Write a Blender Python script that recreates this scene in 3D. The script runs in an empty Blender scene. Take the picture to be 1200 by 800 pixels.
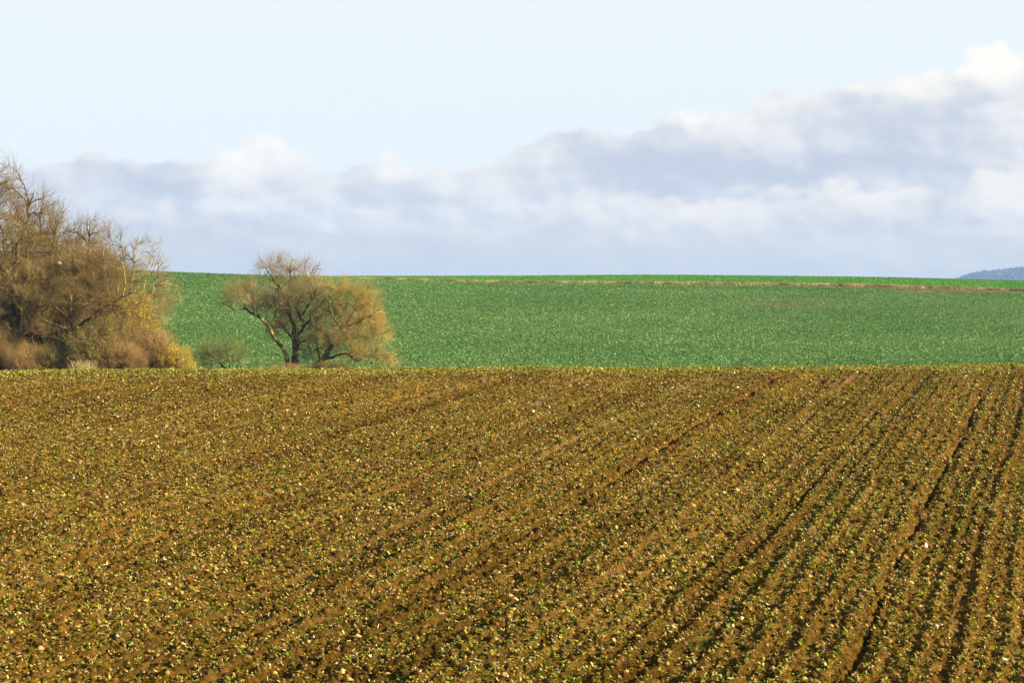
import bpy, math, random
import numpy as np

C = bpy.context.scene.collection
F = 2239.0                      # focal length in pixels of a 1200-wide picture
rng = np.random.default_rng(7)

# ------------------------------------------------------------------ helpers
def mesh_obj(name, V, faces, mat, parent=None, attrs=None, smooth=False, mat_idx=None):
    """V (n,3); faces (m,k) int array with constant k. attrs: dict name -> per-vertex float array."""
    V = np.asarray(V, dtype=np.float32); faces = np.asarray(faces, dtype=np.int32)
    me = bpy.data.meshes.new(name)
    m, k = faces.shape
    me.vertices.add(len(V)); me.vertices.foreach_set('co', V.ravel())
    me.loops.add(m * k); me.loops.foreach_set('vertex_index', faces.ravel())
    me.polygons.add(m)
    me.polygons.foreach_set('loop_start', np.arange(0, m * k, k, dtype=np.int32))
    if smooth:
        me.polygons.foreach_set('use_smooth', np.ones(m, dtype=bool))
    for a, vals in (attrs or {}).items():
        at = me.attributes.new(a, 'FLOAT', 'POINT')
        at.data.foreach_set('value', np.asarray(vals, dtype=np.float32).ravel())
    for mm in (mat if isinstance(mat, (list, tuple)) else [mat]):
        me.materials.append(mm)
    if mat_idx is not None:
        me.polygons.foreach_set('material_index', np.asarray(mat_idx, dtype=np.int32))
    me.update(calc_edges=True)
    o = bpy.data.objects.new(name, me); C.objects.link(o)
    if parent is not None: o.parent = parent
    return o

def tag(o, label=None, cat=None, group=None, kind=None):
    if label: o['label'] = label
    if cat: o['category'] = cat
    if group: o['group'] = group
    if kind: o['kind'] = kind
    return o

def empty(name, loc=(0, 0, 0)):
    o = bpy.data.objects.new(name, None); o.location = loc; C.objects.link(o); o.empty_display_size = .2
    return o

def smooth01(a, b, x):
    t = np.clip((x - a) / (b - a), 0, 1); return t * t * (3 - 2 * t)

def _h(ix, iy, s):
    n = (ix.astype(np.int64) * 374761393 + iy.astype(np.int64) * 668265263 + s * 974711) & 0xffffffff
    n = ((n ^ (n >> 13)) * 1274126177) & 0xffffffff
    n = ((n ^ (n >> 16)) * 2246822519) & 0xffffffff
    return ((n ^ (n >> 15)) & 0xffffff).astype(np.float32) / 16777215.0

def noise(x, y, s=0):
    """value noise, -1..1"""
    x = np.asarray(x, dtype=np.float64); y = np.asarray(y, dtype=np.float64)
    ix = np.floor(x); iy = np.floor(y); fx = (x - ix).astype(np.float32); fy = (y - iy).astype(np.float32)
    ix = ix.astype(np.int64); iy = iy.astype(np.int64)
    fx = fx * fx * (3 - 2 * fx); fy = fy * fy * (3 - 2 * fy)
    a = _h(ix, iy, s); b = _h(ix + 1, iy, s); c = _h(ix, iy + 1, s); d = _h(ix + 1, iy + 1, s)
    return ((a + (b - a) * fx) * (1 - fy) + (c + (d - c) * fx) * fy) * 2 - 1

# ------------------------------------------------------------------ terrain
SL = 0.299                              # rows run along (0.299, 1)
_Y = np.linspace(-80, 200, 5601)
def _slope(y):
    s = np.where(y < 52, 0.0773, 0.0773 + (-0.024 - 0.0773) * smooth01(52, 70, y))
    return s + (0.024 - 0.012) * smooth01(110, 185, y)
_s = _slope(_Y); _Z = np.cumsum(_s) * (_Y[1] - _Y[0])
_Z += -5.63 + 0.0773 * 40 - np.interp(40, _Y, _Z)
_zz = _Z[(_Y > 40) & (_Y < 80)] / _Y[(_Y > 40) & (_Y < 80)]
for _ in range(6):                      # lift or sink the field until its crest lies 32 px under eye level
    _w = (_Y > 40) & (_Y < 80)
    _Z += (-0.0148 - (_Z[_w] / _Y[_w]).max()) * 61
_near = _Y < 20
_bank = np.interp(_Y, [-80, 0, 1.5, 6, 12, 20], [-1.7, -1.7, -1.9, -3.9, -4.62, float(np.interp(20, _Y, _Z))])
_Z = np.where(_near, _bank, _Z)

PXK = [-3000, -400, 0, 180, 300, 380, 430, 600, 750, 800, 900, 1000, 1050, 1200, 1600, 4200]
PYG = [306, 306, 311.5, 317.3, 321.8, 326, 328.5, 334, 335.5, 336, 337.5, 339.5, 341, 346, 356, 362]
PYV = [310, 310, 315, 319.5, 323.6, 324.8, 327.0, 331.6, 332.8, 333.4, 334.2, 335.4, 336.4, 341, 352, 358]
PYW = [322, 320, 322, 323, 323.6, 323.8, 323.5, 322.6, 321.4, 321.5, 322.4, 323.6, 324.4, 328, 340, 346]
YK = [185, 318, 340, 430, 600, 1000, 2500, 9000]
def _back(X, Y):
    px = 600 + F * X / np.maximum(Y, 100)
    def z(py, y): return (400 - np.interp(px, PXK, py)) / F * y
    z0 = np.full_like(X, float(np.interp(185, _Y, _Z)))
    zw = z(PYW, 430)
    zs = [z0, z(PYG, 318), z(PYV, 340), zw, zw - 6, zw - 34, zw * 0 - 45, zw * 0 - 50]
    out = np.zeros_like(X)
    for d in (-12, -8, -4, 0, 4, 8, 12):
        y = np.clip(Y + d, 185, 8999)
        zz = zs[0].copy()
        for i in range(len(YK) - 1):
            f = np.clip((y - YK[i]) / (YK[i + 1] - YK[i]), 0, 1)
            zz = np.where(y >= YK[i], zs[i] * (1 - f) + zs[i + 1] * f, zz)
        out += zz
    return out / 7
def terrain(X, Y):
    X = np.asarray(X, dtype=np.float64); Y = np.asarray(Y, dtype=np.float64)
    zf = np.interp(Y, _Y, _Z)
    cross = 0.0062 * np.clip(X, -60, 60) * smooth01(8, 24, Y) * (1 - smooth01(85, 140, Y))
    zb = _back(X, Y) if np.any(Y > 185) else 0
    return np.where(Y > 185, zb, zf) + cross

TRACKS = [(-2.75, .95, 0.04), (-9.13, 1.35, 0.078), (-5.15, .45, .03), (-1.65, .22, .08), (-0.2, .2, .06), (-12.9, .2, .05), (-17.0, .2, .06)]
PALE = [-26.2, -23.4, -20.4, -17.8, -14.4, -11.4, -7.0]
def rowcoord(X, Y):
    u = (X - SL * Y)
    return u + 0.10 * noise(Y / 6.0, u / 9.0, 11) + 0.03 * noise(Y / 1.1, u / 2.0, 12)
def pale_mask(u, Y):
    m = np.zeros_like(u); X0 = u + SL * Y
    for i, p in enumerate(PALE):
        m = np.maximum(m, np.exp(-((u - p) / 0.24) ** 2))
    return m * smooth01(-.3, .6, noise(u / 2.3, Y / 5.0, 33)) * (.45 + .4 * noise(X0 / .35, Y / .35, 34)) * (.35 + .65 * smooth01(34, 50, Y))
def streak(X, Y):
    u = rowcoord(X, Y)
    return .62 * noise(u / .2, Y / 16., 35) + .32 * noise(u / .6, Y / 26., 36) + .14 * noise(u / 2.4, Y / 40., 37)
def soil_relief(X, Y):
    u = rowcoord(X, Y)
    rowfade = 1 - smooth01(56.0, 59.5, Y + .8 * noise(X / 3, X * 0, 5))
    pm = pale_mask(u, Y) * rowfade
    z = 0.023 * np.cos(2 * np.pi * u / 0.50 + .5 * noise(u / 1.5, Y / 12, 2)) * (0.65 + 0.5 * noise(u / 1.2, Y / 14.0, 3)) * rowfade
    z += 0.011 * np.cos(2 * np.pi * u / 0.25) * rowfade
    z += 0.055 * noise(u / 0.8, Y / 30.0, 4) * rowfade
    z += 0.05 * noise(X / 4.5, Y / 4.5, 6)
    rough = (1 - 0.75 * pm)
    b1 = np.abs(noise(X / 0.22, Y / 0.22, 7)); b2 = np.abs(noise(X / 0.11 + 3.3, Y / 0.11, 8)); b3 = np.abs(noise(X / .055, Y / .055, 9))
    z += rough * (0.046 * b1 + 0.054 * b2 + 0.036 * b3)
    z -= 0.035 * pm
    for u0, dep, w in TRACKS:
        br = smooth01(-.6, .15, noise(Y / 0.9, Y * 0 + u0, 21) + .35 * noise(Y / .25, Y * 0 + u0, 22))
        g = np.exp(-((u - u0 - .03 * noise(Y / .45, Y * 0 + u0, 23)) / (w * (1.1 + .6 * noise(Y / .7, Y * 0 + u0, 24)))) ** 2)
        fade = 1 - smooth01(58.2, 59.4, Y)
        if u0 == -9.13: br = .35 + .65 * br; fade = fade * smooth01(29, 35, Y)
        z -= 0.17 * dep * br * fade * g
    return z * smooth01(14, 17, Y) , pm

# ------------------------------------------------------------------ materials
def new_mat(name, rough=.9, spec=.2):
    m = bpy.data.materials.new(name); m.use_nodes = True
    nt = m.node_tree; b = nt.nodes['Principled BSDF']
    b.inputs['Roughness'].default_value = rough; b.inputs['Specular IOR Level'].default_value = spec
    return m, nt, b
def ramp(nt, src, stops, interp='LINEAR'):
    r = nt.nodes.new('ShaderNodeValToRGB'); e = r.color_ramp; e.interpolation = interp
    while len(e.elements) < len(stops): e.elements.new(0.5)
    for el, (p, c) in zip(e.elements, stops):
        el.position = p; el.color = (*c, 1)
    nt.links.new(src, r.inputs['Fac']); return r.outputs['Color']
def attr(nt, name):
    a = nt.nodes.new('ShaderNodeAttribute'); a.attribute_name = name; return a.outputs['Fac']
def tex(nt, scale, detail=4, rough=.6, vec=None):
    n = nt.nodes.new('ShaderNodeTexNoise'); n.inputs['Scale'].default_value = scale
    n.inputs['Detail'].default_value = detail; n.inputs['Roughness'].default_value = rough
    if vec is None:
        tc = nt.nodes.new('ShaderNodeTexCoord'); vec = tc.outputs['Object']
    nt.links.new(vec, n.inputs['Vector']); return n.outputs['Fac']
def mixc(nt, fac, a, b, mode='MIX'):
    m = nt.nodes.new('ShaderNodeMix'); m.data_type = 'RGBA'; m.blend_type = mode
    for s, v in ((0, fac), (6, a), (7, b)):
        if hasattr(v, 'links') or hasattr(v, 'is_linked'): nt.links.new(v, m.inputs[s])
        else: m.inputs[s].default_value = v if s == 0 else (*v, 1)
    return m.outputs[2]
def math_(nt, op, a, b=None, c=None, clamp=False):
    n = nt.nodes.new('ShaderNodeMath'); n.operation = op; n.use_clamp = clamp
    for i, v in enumerate((a, b, c)):
        if v is None: continue
        if isinstance(v, (int, float)): n.inputs[i].default_value = v
        else: nt.links.new(v, n.inputs[i])
    return n.outputs[0]
def bump(nt, b, h, strength, dist):
    n = nt.nodes.new('ShaderNodeBump'); n.inputs['Strength'].default_value = strength; n.inputs['Distance'].default_value = dist
    nt.links.new(h, n.inputs['Height']); nt.links.new(n.outputs[0], b.inputs['Normal'])

def mat_soil():
    m, nt, b = new_mat('field_soil', 1, 0)
    c = ramp(nt, tex(nt, 9, 8, .75), [(.28, (.030, .015, .003)), (.47, (.084, .045, .007)), (.62, (.165, .092, .017)), (.78, (.32, .19, .048))])
    c2 = ramp(nt, tex(nt, .25, 3, .5), [(.35, (.8, .8, .8)), (.65, (1.15, 1.1, 1.05))])
    c = mixc(nt, 1, c, c2, 'MULTIPLY')
    c = mixc(nt, math_(nt, 'MULTIPLY', attr(nt, 'pale'), .65), c, (.24, .14, .05))
    c = mixc(nt, 1, c, ramp(nt, math_(nt, 'MULTIPLY_ADD', attr(nt, 'streak'), .5, .5), [(.15, (.70, .68, .66)), (.5, (1, 1, 1)), (.85, (1.36, 1.34, 1.34))]), 'MULTIPLY')
    nt.links.new(c, b.inputs['Base Color'])
    bump(nt, b, tex(nt, 38, 5, .7), .9, .03)
    return m
def mat_rnd(name, stops, rough=.85, spec=.2, trans=0.0, interp='LINEAR'):
    m, nt, b = new_mat(name, rough, spec)
    c = ramp(nt, attr(nt, 'rnd'), stops, interp)
    nt.links.new(c, b.inputs['Base Color'])
    if trans > 0:
        t = nt.nodes.new('ShaderNodeBsdfTranslucent'); nt.links.new(c, t.inputs['Color'])
        mx = nt.nodes.new('ShaderNodeMixShader'); mx.inputs[0].default_value = trans
        nt.links.new(b.outputs[0], mx.inputs[1]); nt.links.new(t.outputs[0], mx.inputs[2])
        nt.links.new(mx.outputs[0], nt.nodes['Material Output'].inputs['Surface'])
    return m
def mat_bark(name, dark, mid, lichen, amount):
    m, nt, b = new_mat(name, .95, .1)
    c = ramp(nt, tex(nt, 5, 5, .7), [(.35, dark), (.65, mid)])
    l = ramp(nt, tex(nt, 1.6, 5, .65), [(amount, (0, 0, 0)), (amount + .12, (1, 1, 1))])
    c = mixc(nt, l, c, lichen)
    nt.links.new(c, b.inputs['Base Color'])
    bump(nt, b, tex(nt, 18, 4, .6), .6, .04)
    return m

M_SOIL = mat_soil()
M_CLOD = mat_rnd('clod_earth', [(0, (.045, .023, .003)), (.45, (.105, .057, .011)), (.8, (.32, .188, .052)), (.955, (.54, .34, .11)), (.97, (.56, .42, .22)), (1, (.66, .54, .34))], 1, 0)
M_SEED = mat_rnd('seedling_leaf', [(0, (.07, .14, .008)), (.22, (.18, .24, .013)), (.5, (.36, .35, .032)), (.74, (.50, .41, .075)), (1, (.70, .54, .20))], .8, .05, .25)
M_STRAW = mat_rnd('dry_straw', [(0, (.30, .18, .06)), (.5, (.50, .34, .14)), (1, (.70, .54, .30))], .8, .2)

# ------------------------------------------------------------------ camera-independent sheets
def grid_sheet(name, ts, Ys, mat, yfun=None, relief=None, smooth=True, lift=0.0, attrs=None):
    T, Yg = np.meshgrid(ts, Ys)
    if yfun is not None: Yg = yfun(T, Yg)
    X = T * np.maximum(Yg, 18.0)
    Z = terrain(X, Yg) + lift
    at = {}
    if relief is not None:
        dz, pm = relief(X, Yg); Z = Z + dz; at['pale'] = pm; at['streak'] = streak(X, Yg)
    V = np.stack([X, Yg, Z], -1).reshape(-1, 3)
    if attrs is not None: at.update(attrs(X, Yg))
    nr, nc = T.shape
    i = (np.arange(nr - 1)[:, None] * nc + np.arange(nc - 1)[None, :]).ravel()
    fc = np.stack([i, i + 1, i + nc + 1, i + nc], 1)
    return mesh_obj(name, V, fc, mat, attrs=at, smooth=smooth)

t_in = np.linspace(-.335, .335, 1000)
t_out = np.array([.36, .4, .46, .55, .7, 1, 1.5, 2.5, 4])
ts_field = np.concatenate([-t_out[::-1], t_in, t_out])
Ys_field = np.concatenate([[-80, -40, -15, -5, 0, 1.5, 3, 4.5, 6, 8, 10, 12, 14, 16], np.geomspace(18, 66, 1050), np.geomspace(66.6, 90, 30), np.linspace(92, 182, 24)])
brown_field = grid_sheet('brown_field', ts_field, Ys_field, M_SOIL, relief=soil_relief)
tag(brown_field, 'ploughed brown field with sparse green seedlings and rows running uphill', 'field', kind='structure')

# scatter on the brown field
def scatter_pts(n, dens_fn, y0=18.5, y1=66.0, tm=.335, seed=1):
    r = np.random.default_rng(seed)
    Yp = np.sqrt(r.uniform(y0 ** 2, y1 ** 2, n)); Xp = r.uniform(-tm, tm, n) * Yp
    keep = r.uniform(0, 1, n) < dens_fn(Xp, Yp)
    Xp, Yp = Xp[keep], Yp[keep]
    dz, pm = soil_relief(Xp, Yp)
    return np.stack([Xp, Yp, terrain(Xp, Yp) + dz], -1), r

OCT = np.array([[1, 0, 0], [-1, 0, 0], [0, 1, 0], [0, -1, 0], [0, 0, 1], [0, 0, -1]], float)
OCF = np.array([[0, 2, 4], [2, 1, 4], [1, 3, 4], [3, 0, 4], [2, 0, 5], [1, 2, 5], [3, 1, 5], [0, 3, 5]])
def rocks(P, size, r, squash=.7):
    n = len(P)
    V = OCT[None] * r.uniform(.6, 1.35, (n, 6, 1)) + r.normal(0, .18, (n, 6, 3))
    V[..., 2] *= squash
    a = r.uniform(0, 6.283, n); c, s = np.cos(a)[:, None], np.sin(a)[:, None]
    x = V[..., 0] * c - V[..., 1] * s; y = V[..., 0] * s + V[..., 1] * c
    V = np.stack([x, y, V[..., 2]], -1) * size[:, None, None] + P[:, None, :]
    fc = (OCF[None] + (np.arange(n) * 6)[:, None, None]).reshape(-1, 3)
    return V.reshape(-1, 3), fc
def far_thin(Y): return np.clip(40.0 / Y, .5, 1)

P, r = scatter_pts(480000, lambda X, Y: far_thin(Y) * (1 - .85 * pale_mask(rowcoord(X, Y), Y)) * (.55 + .4 * noise(X / .6, Y / .9, 41)) * (.7 + .3 * np.cos(2 * np.pi * rowcoord(X, Y) / .25)), seed=3)
size = np.clip(r.lognormal(math.log(.018), .5, len(P)), .008, .06)
rv = np.repeat(r.beta(1.6, 1.7, len(P)) * .95, 1); st = r.uniform(0, 1, len(P)) < .010; rv[st] = r.uniform(.962, 1, st.sum())
V, fc = rocks(P + np.array([0, 0, .004]), size, r)
tag(mesh_obj('soil_clods', V, fc, M_CLOD, attrs={'rnd': np.repeat(rv, 6)}), 'loose crumbled soil clods and pale stones over the brown field', 'clods', kind='stuff')

def leaf_quads(P, r, nl, l0, l1, w0, w1, e0, e1):
    """nl bent leaves per plant: two quads each (6 verts)"""
    n = len(P); N = n * nl
    B = np.repeat(P, nl, 0); az = r.uniform(0, 6.283, N); el = r.uniform(e0, e1, N)
    L = r.uniform(l0, l1, N); W = r.uniform(w0, w1, N) * .5
    d = np.stack([np.cos(az) * np.cos(el), np.sin(az) * np.cos(el), np.sin(el)], 1)
    s = np.stack([-np.sin(az), np.cos(az), r.uniform(-.5, .5, N)], 1)
    el2 = el - r.uniform(.2, .9, N)
    d2 = np.stack([np.cos(az) * np.cos(el2), np.sin(az) * np.cos(el2), np.sin(el2)], 1)
    a = B; m_ = B + d * (L * .55)[:, None]; e = m_ + d2 * (L * .45)[:, None]
    sw = s * W[:, None]
    V = np.stack([a - sw * .35, a + sw * .35, m_ - sw, m_ + sw, e - sw * .45, e + sw * .45], 1).reshape(-1, 3)
    k = (np.arange(N) * 6)[:, None]
    fc = np.concatenate([k + np.array([[0, 1, 3, 2]]), k + np.array([[2, 3, 5, 4]])], 0)
    return V, fc, N

def rowpref(X, Y):
    u = rowcoord(X, Y)
    rp = .5 + .5 * np.cos(2 * np.pi * u / 0.25); big = .5 + .6 * streak(X, Y)
    d = (.02 + .85 * rp ** 2 + .55 * np.clip(big, 0, 1)) * (.72 + .45 * noise(X / .5, Y / .8, 52))
    hl = smooth01(57, 59.5, Y)
    d = d * (1 - hl) + (.55 + .3 * noise(X / 1.5, Y / .8, 53)) * hl
    for u0, dep, w in TRACKS: d = d * (1 - .9 * np.exp(-((u - u0) / (1.6 * w)) ** 2))
    return np.clip(d, 0, 1) * (1 - .8 * pale_mask(u, Y)) * np.clip(40 / Y, .5, 1)
P, r = scatter_pts(440000, rowpref, seed=5)
sz = r.lognormal(0, .35, len(P))
SC = np.repeat(r.lognormal(0, .3, len(P)) * (.76 + .25 * smooth01(57, 60, P[:, 1])), 4)
V, fc, N = leaf_quads(P + np.array([0, 0, .004]), r, 4, .018, .055, .013, .026, .15, 1.2)
B0 = np.repeat(np.repeat(P, 4, 0), 6, 0); V = B0 + (V - B0) * np.repeat(SC, 6)[:, None]
base = r.beta(1.5, 1.6, len(P))
rv = np.clip(np.repeat(base, 4) + r.normal(0, .1, N), 0, 1)
tag(mesh_obj('seedlings', V, fc, M_SEED, attrs={'rnd': np.repeat(rv, 6)}), 'sparse yellow green seedlings sprouting from the brown soil', 'seedlings', kind='stuff')

P, r = scatter_pts(110000, lambda X, Y: far_thin(Y) * (.5 + .4 * noise(X / .7, Y / 1.1, 61)) * (.6 + .5 * streak(X, Y)) * (.6 + .4 * np.cos(2 * np.pi * rowcoord(X, Y) / .25)), seed=8)
n = len(P); az = r.uniform(0, 6.283, n); el = r.uniform(0, 1.1, n); L = r.uniform(.018, .06, n); w = r.uniform(.003, .007, n)
d = np.stack([np.cos(az) * np.cos(el), np.sin(az) * np.cos(el), np.sin(el)], 1) * L[:, None]
s = np.stack([-np.sin(az), np.cos(az), np.zeros(n)], 1) * w[:, None]; up = np.array([0, 0, 1.0]) * w[:, None]
B = P + np.array([0, 0, .008])
V = np.stack([B - s, B + s, B + up * 1.4, B + d - s, B + d + s, B + d + up * 1.4], 1).reshape(-1, 3)
k = (np.arange(n) * 6)[:, None]
fc = np.concatenate([k + np.array([[0, 1, 4, 3]]), k + np.array([[1, 2, 5, 4]]), k + np.array([[2, 0, 3, 5]])], 0)
tag(mesh_obj('straw_litter', V, fc, M_STRAW, attrs={'rnd': np.repeat(r.uniform(0, 1, n), 6)}), 'pale bits of straw and dead stubble lying on the brown soil', 'straw', kind='stuff')

# ------------------------------------------------------------------ green hillside
def soilpatch(X, Y):
    px = 600 + F * X / Y
    a = np.exp(-((px - 1090) / 45) ** 2 - ((Y - 321) / 8) ** 2) * 1.2
    bnd = smooth01(930, 1010, px) * np.exp(-((Y - 333) / 3.2) ** 2) * 1.3
    c = .75 * np.exp(-((px - 920) / 65) ** 2 - ((Y - 281) / 8) ** 2) * (.75 + .4 * noise(X / 4, Y / 4, 74)) + 1.2 * smooth01(395, 450, px) * np.exp(-((Y - 336.6) / 2.4) ** 2)
    d = .12 * smooth01(.1, .7, noise(X / 30, Y / 6, 71))
    return np.clip(a * (.6 + .6 * noise(X / 2, Y / 2, 72)) + bnd * (.7 + .4 * noise(X / 3, Y / 1.5, 73)) + c + d, 0, 1)
def mat_green():
    m, nt, b = new_mat('crop_ground', 1, .05)
    c = ramp(nt, tex(nt, 1.2, 6, .7), [(.35, (.05, .11, .018)), (.65, (.095, .17, .030))])
    s = ramp(nt, tex(nt, 1.0, 5, .7), [(.3, (.12, .075, .03)), (.7, (.21, .13, .055))])
    c = mixc(nt, attr(nt, 'soil'), c, s)
    nt.links.new(c, b.inputs['Base Color']); bump(nt, b, tex(nt, 3, 4, .6), .6, .15)
    return m
ts_back = np.concatenate([[-4, -2.5, -1.6, -1, -.7, -.5, -.42], np.linspace(-.36, .36, 300), [.42, .5, .7, 1, 1.6, 2.5, 4]])
green_field = grid_sheet('green_field', ts_back, np.concatenate([np.linspace(182, 300, 110), np.linspace(301, 339, 70)]), mat_green(),
                         attrs=lambda X, Y: {'soil': soilpatch(X, Y)})
tag(green_field, 'green hillside field of leafy young crop rising behind the trees', 'field', kind='structure')
def mat_wheat():
    m, nt, b = new_mat('wheat_ground', 1, .05)
    c = ramp(nt, tex(nt, .5, 6, .65), [(.35, (.045, .15, .003)), (.65, (.075, .21, .005))])
    nt.links.new(c, b.inputs['Base Color']); bump(nt, b, tex(nt, 4, 3, .6), .5, .1)
    return m
wheat_field = grid_sheet('wheat_field', ts_back, np.concatenate([np.linspace(339, 450, 90), [470, 500, 560, 650, 800, 1000, 1500, 2500, 4500, 7200]]), mat_wheat())
tag(wheat_field, 'bright green strip of young wheat along the skyline', 'field', kind='structure')

# leafy crop plants
r = np.random.default_rng(21)
n = 430000
Yp = r.uniform(176, 337.5, n); Xp = r.uniform(-.345, .345, n) * Yp
keep = r.uniform(0, 1, n) < (1 - .93 * np.clip(soilpatch(Xp, Yp) * 1.2, 0, 1)) * (.72 + .28 * noise(Xp / 7, Yp / 7, 81))
Xp, Yp = Xp[keep], Yp[keep]; n = len(Xp)
P = np.stack([Xp, Yp, terrain(Xp, Yp)], -1)
V, fc, N = leaf_quads(P, r, 3, .11, .27, .06, .13, .1, 1.15)
patch = .5 * noise(P[:, 0] / 26, P[:, 1] / 16, 82) + .3 * noise(P[:, 0] / 6, P[:, 1] / 5, 83)
rv = np.clip(np.repeat(r.beta(1.8, 1.9, n) + .30 * patch, 3) + r.normal(0, .16, N), 0, 1)
M_CROP = mat_rnd('crop_leaf', [(0, (.050, .130, .026)), (.4, (.130, .258, .042)), (.75, (.22, .345, .075)), (.92, (.28, .41, .13)), (1, (.36, .47, .19))], .6, .18, .25)
tag(mesh_obj('crop_leaves', V, fc, M_CROP, attrs={'rnd': np.repeat(rv, 6)}), 'low leafy green crop plants covering the hillside', 'crop', kind='stuff')

# wheat blades on the skyline strip and the dry grass verge
def blades(P, r, nb, h0, h1, w, lean):
    n = len(P); N = n * nb
    B = np.repeat(P, nb, 0) + np.concatenate([r.normal(0, .12, (N, 2)), np.zeros((N, 1))], 1)
    az = r.uniform(0, 6.283, N); H = r.uniform(h0, h1, N) * (np.repeat(P[:, 3], nb) if P.shape[1] > 3 else 1) if False else r.uniform(h0, h1, N)
    s = np.stack([np.cos(az), np.sin(az), np.zeros(N)], 1) * w
    tip = B + np.stack([r.normal(0, lean, N) * H, r.normal(0, lean, N) * H, H], 1)
    V = np.stack([B - s, B + s, tip + s * .3, tip - s * .3], 1).reshape(-1, 3)
    return V, np.arange(N * 4).reshape(-1, 4), N
r = np.random.default_rng(31)
n = 60000; Yp = r.uniform(341.5, 436, n); Xp = r.uniform(-.14, .345, n) * Yp
P = np.stack([Xp, Yp, terrain(Xp, Yp)], -1)
V, fc, N = blades(P, r, 2, .10, .22, .05, .25)
M_WB = mat_rnd('wheat_blade', [(0, (.032, .135, .003)), (.6, (.065, .205, .005)), (1, (.12, .28, .010))], .6, .3, .2)
tag(mesh_obj('wheat_blades', V, fc, M_WB, attrs={'rnd': np.repeat(r.uniform(0, 1, N), 4)}), 'short bright green wheat blades on the skyline strip', 'wheat', kind='stuff')
n = 14000; Yp = 339.6 + r.normal(0, .9, n); Xp = r.uniform(-.12, .345, n) * Yp
px = 600 + F * Xp / Yp
k = r.uniform(0, 1, n) < np.clip(.75 + .3 * (px - 380) / 800, .4, 1) * (.62 + .5 * noise(Xp / 2.5, Yp * 0, 91)); Xp, Yp, px = Xp[k], Yp[k], px[k]
P = np.stack([Xp, Yp, terrain(Xp, Yp)], -1); n = len(P)
V, fc, N = blades(P, r, 5, .25, .55, .03, .3)
hs = np.repeat(np.clip(.75 + .7 * (px - 400) / 800, .6, 1.05), 5)
V = V.reshape(-1, 4, 3); z0 = V[:, 0, 2].copy(); V[:, :, 2] = z0[:, None] + (V[:, :, 2] - z0[:, None]) * hs[:, None]; V = V.reshape(-1, 3)
rv = np.clip(np.repeat(.5 + .45 * noise(P[:, 0] / 1.3, P[:, 1] / 1.3, 92), 5) + r.normal(0, .15, N), 0, 1)
M_DRY = mat_rnd('dry_grass_blade', [(0, (.10, .065, .02)), (.4, (.26, .18, .055)), (.75, (.46, .34, .13)), (1, (.60, .48, .22))], .8, .2, .2)
tag(mesh_obj('verge_grass', V, fc, M_DRY, attrs={'rnd': np.repeat(rv, 4)}), 'narrow verge of dry tan grass between hillside crop and wheat strip', 'dry grass', kind='stuff')

# ------------------------------------------------------------------ far wooded hill
HP = [-400, 700, 1000, 1100, 1128, 1150, 1172, 1200, 1260, 1400, 1600, 1900, 2600]
HY = [345, 345, 344, 336, 329, 322.2, 319.4, 317.6, 315, 314, 315, 322, 345]
YH = 6000.0
def hill_z(X, Y):
    px = 600 + F * X / YH
    top = (400 - np.interp(px, HP, HY)) / F * YH
    return -55 + (top + 55) * np.clip(1 - ((Y - YH) / 1100) ** 2, 0, 1) ** .8
xs = np.linspace(600, 4800, 200); ys = np.linspace(YH - 1100, YH + 1100, 40)
X, Y = np.meshgrid(xs, ys); Z = hill_z(X, Y) + 4 * noise(X / 90, Y / 90, 101)
i = (np.arange(39)[:, None] * 200 + np.arange(199)[None, :]).ravel()
m, nt, b = new_mat('hill_ground', 1, .05)
nt.links.new(ramp(nt, tex(nt, .01, 4, .6), [(.35, (.035, .035, .02)), (.65, (.07, .055, .03))]), b.inputs['Base Color'])
tag(mesh_obj('far_hill', np.stack([X, Y, Z], -1).reshape(-1, 3), np.stack([i, i + 1, i + 201, i + 200], 1), m, smooth=True), 'distant blue wooded hill on the right skyline', 'hill', kind='structure')
r = np.random.default_rng(55)
n = 26000; Xp = r.uniform(1150, 3600, n); Yp = r.uniform(YH - 700, YH + 120, n)
P = np.stack([Xp, Yp, hill_z(Xp, Yp) + 4 * noise(Xp / 90, Yp / 90, 101) + 3], -1)
V, fc = rocks(P, r.uniform(5, 9, n), r, 1.15)
M_WOOD = mat_rnd('wood_crowns', [(0, (.02, .035, .018)), (.5, (.045, .05, .025)), (.8, (.11, .08, .05)), (1, (.2, .14, .1))], 1, .05)
rv = np.clip(r.uniform(0, 1, n) * .6 + .4 * (.5 + .5 * noise(Xp / 120, Yp / 120, 102)), 0, 1)
tag(mesh_obj('far_woods', V, fc, M_WOOD, attrs={'rnd': np.repeat(rv, 6)}), 'hazy blue woods covering the distant hill', 'woods', kind='stuff')

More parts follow.
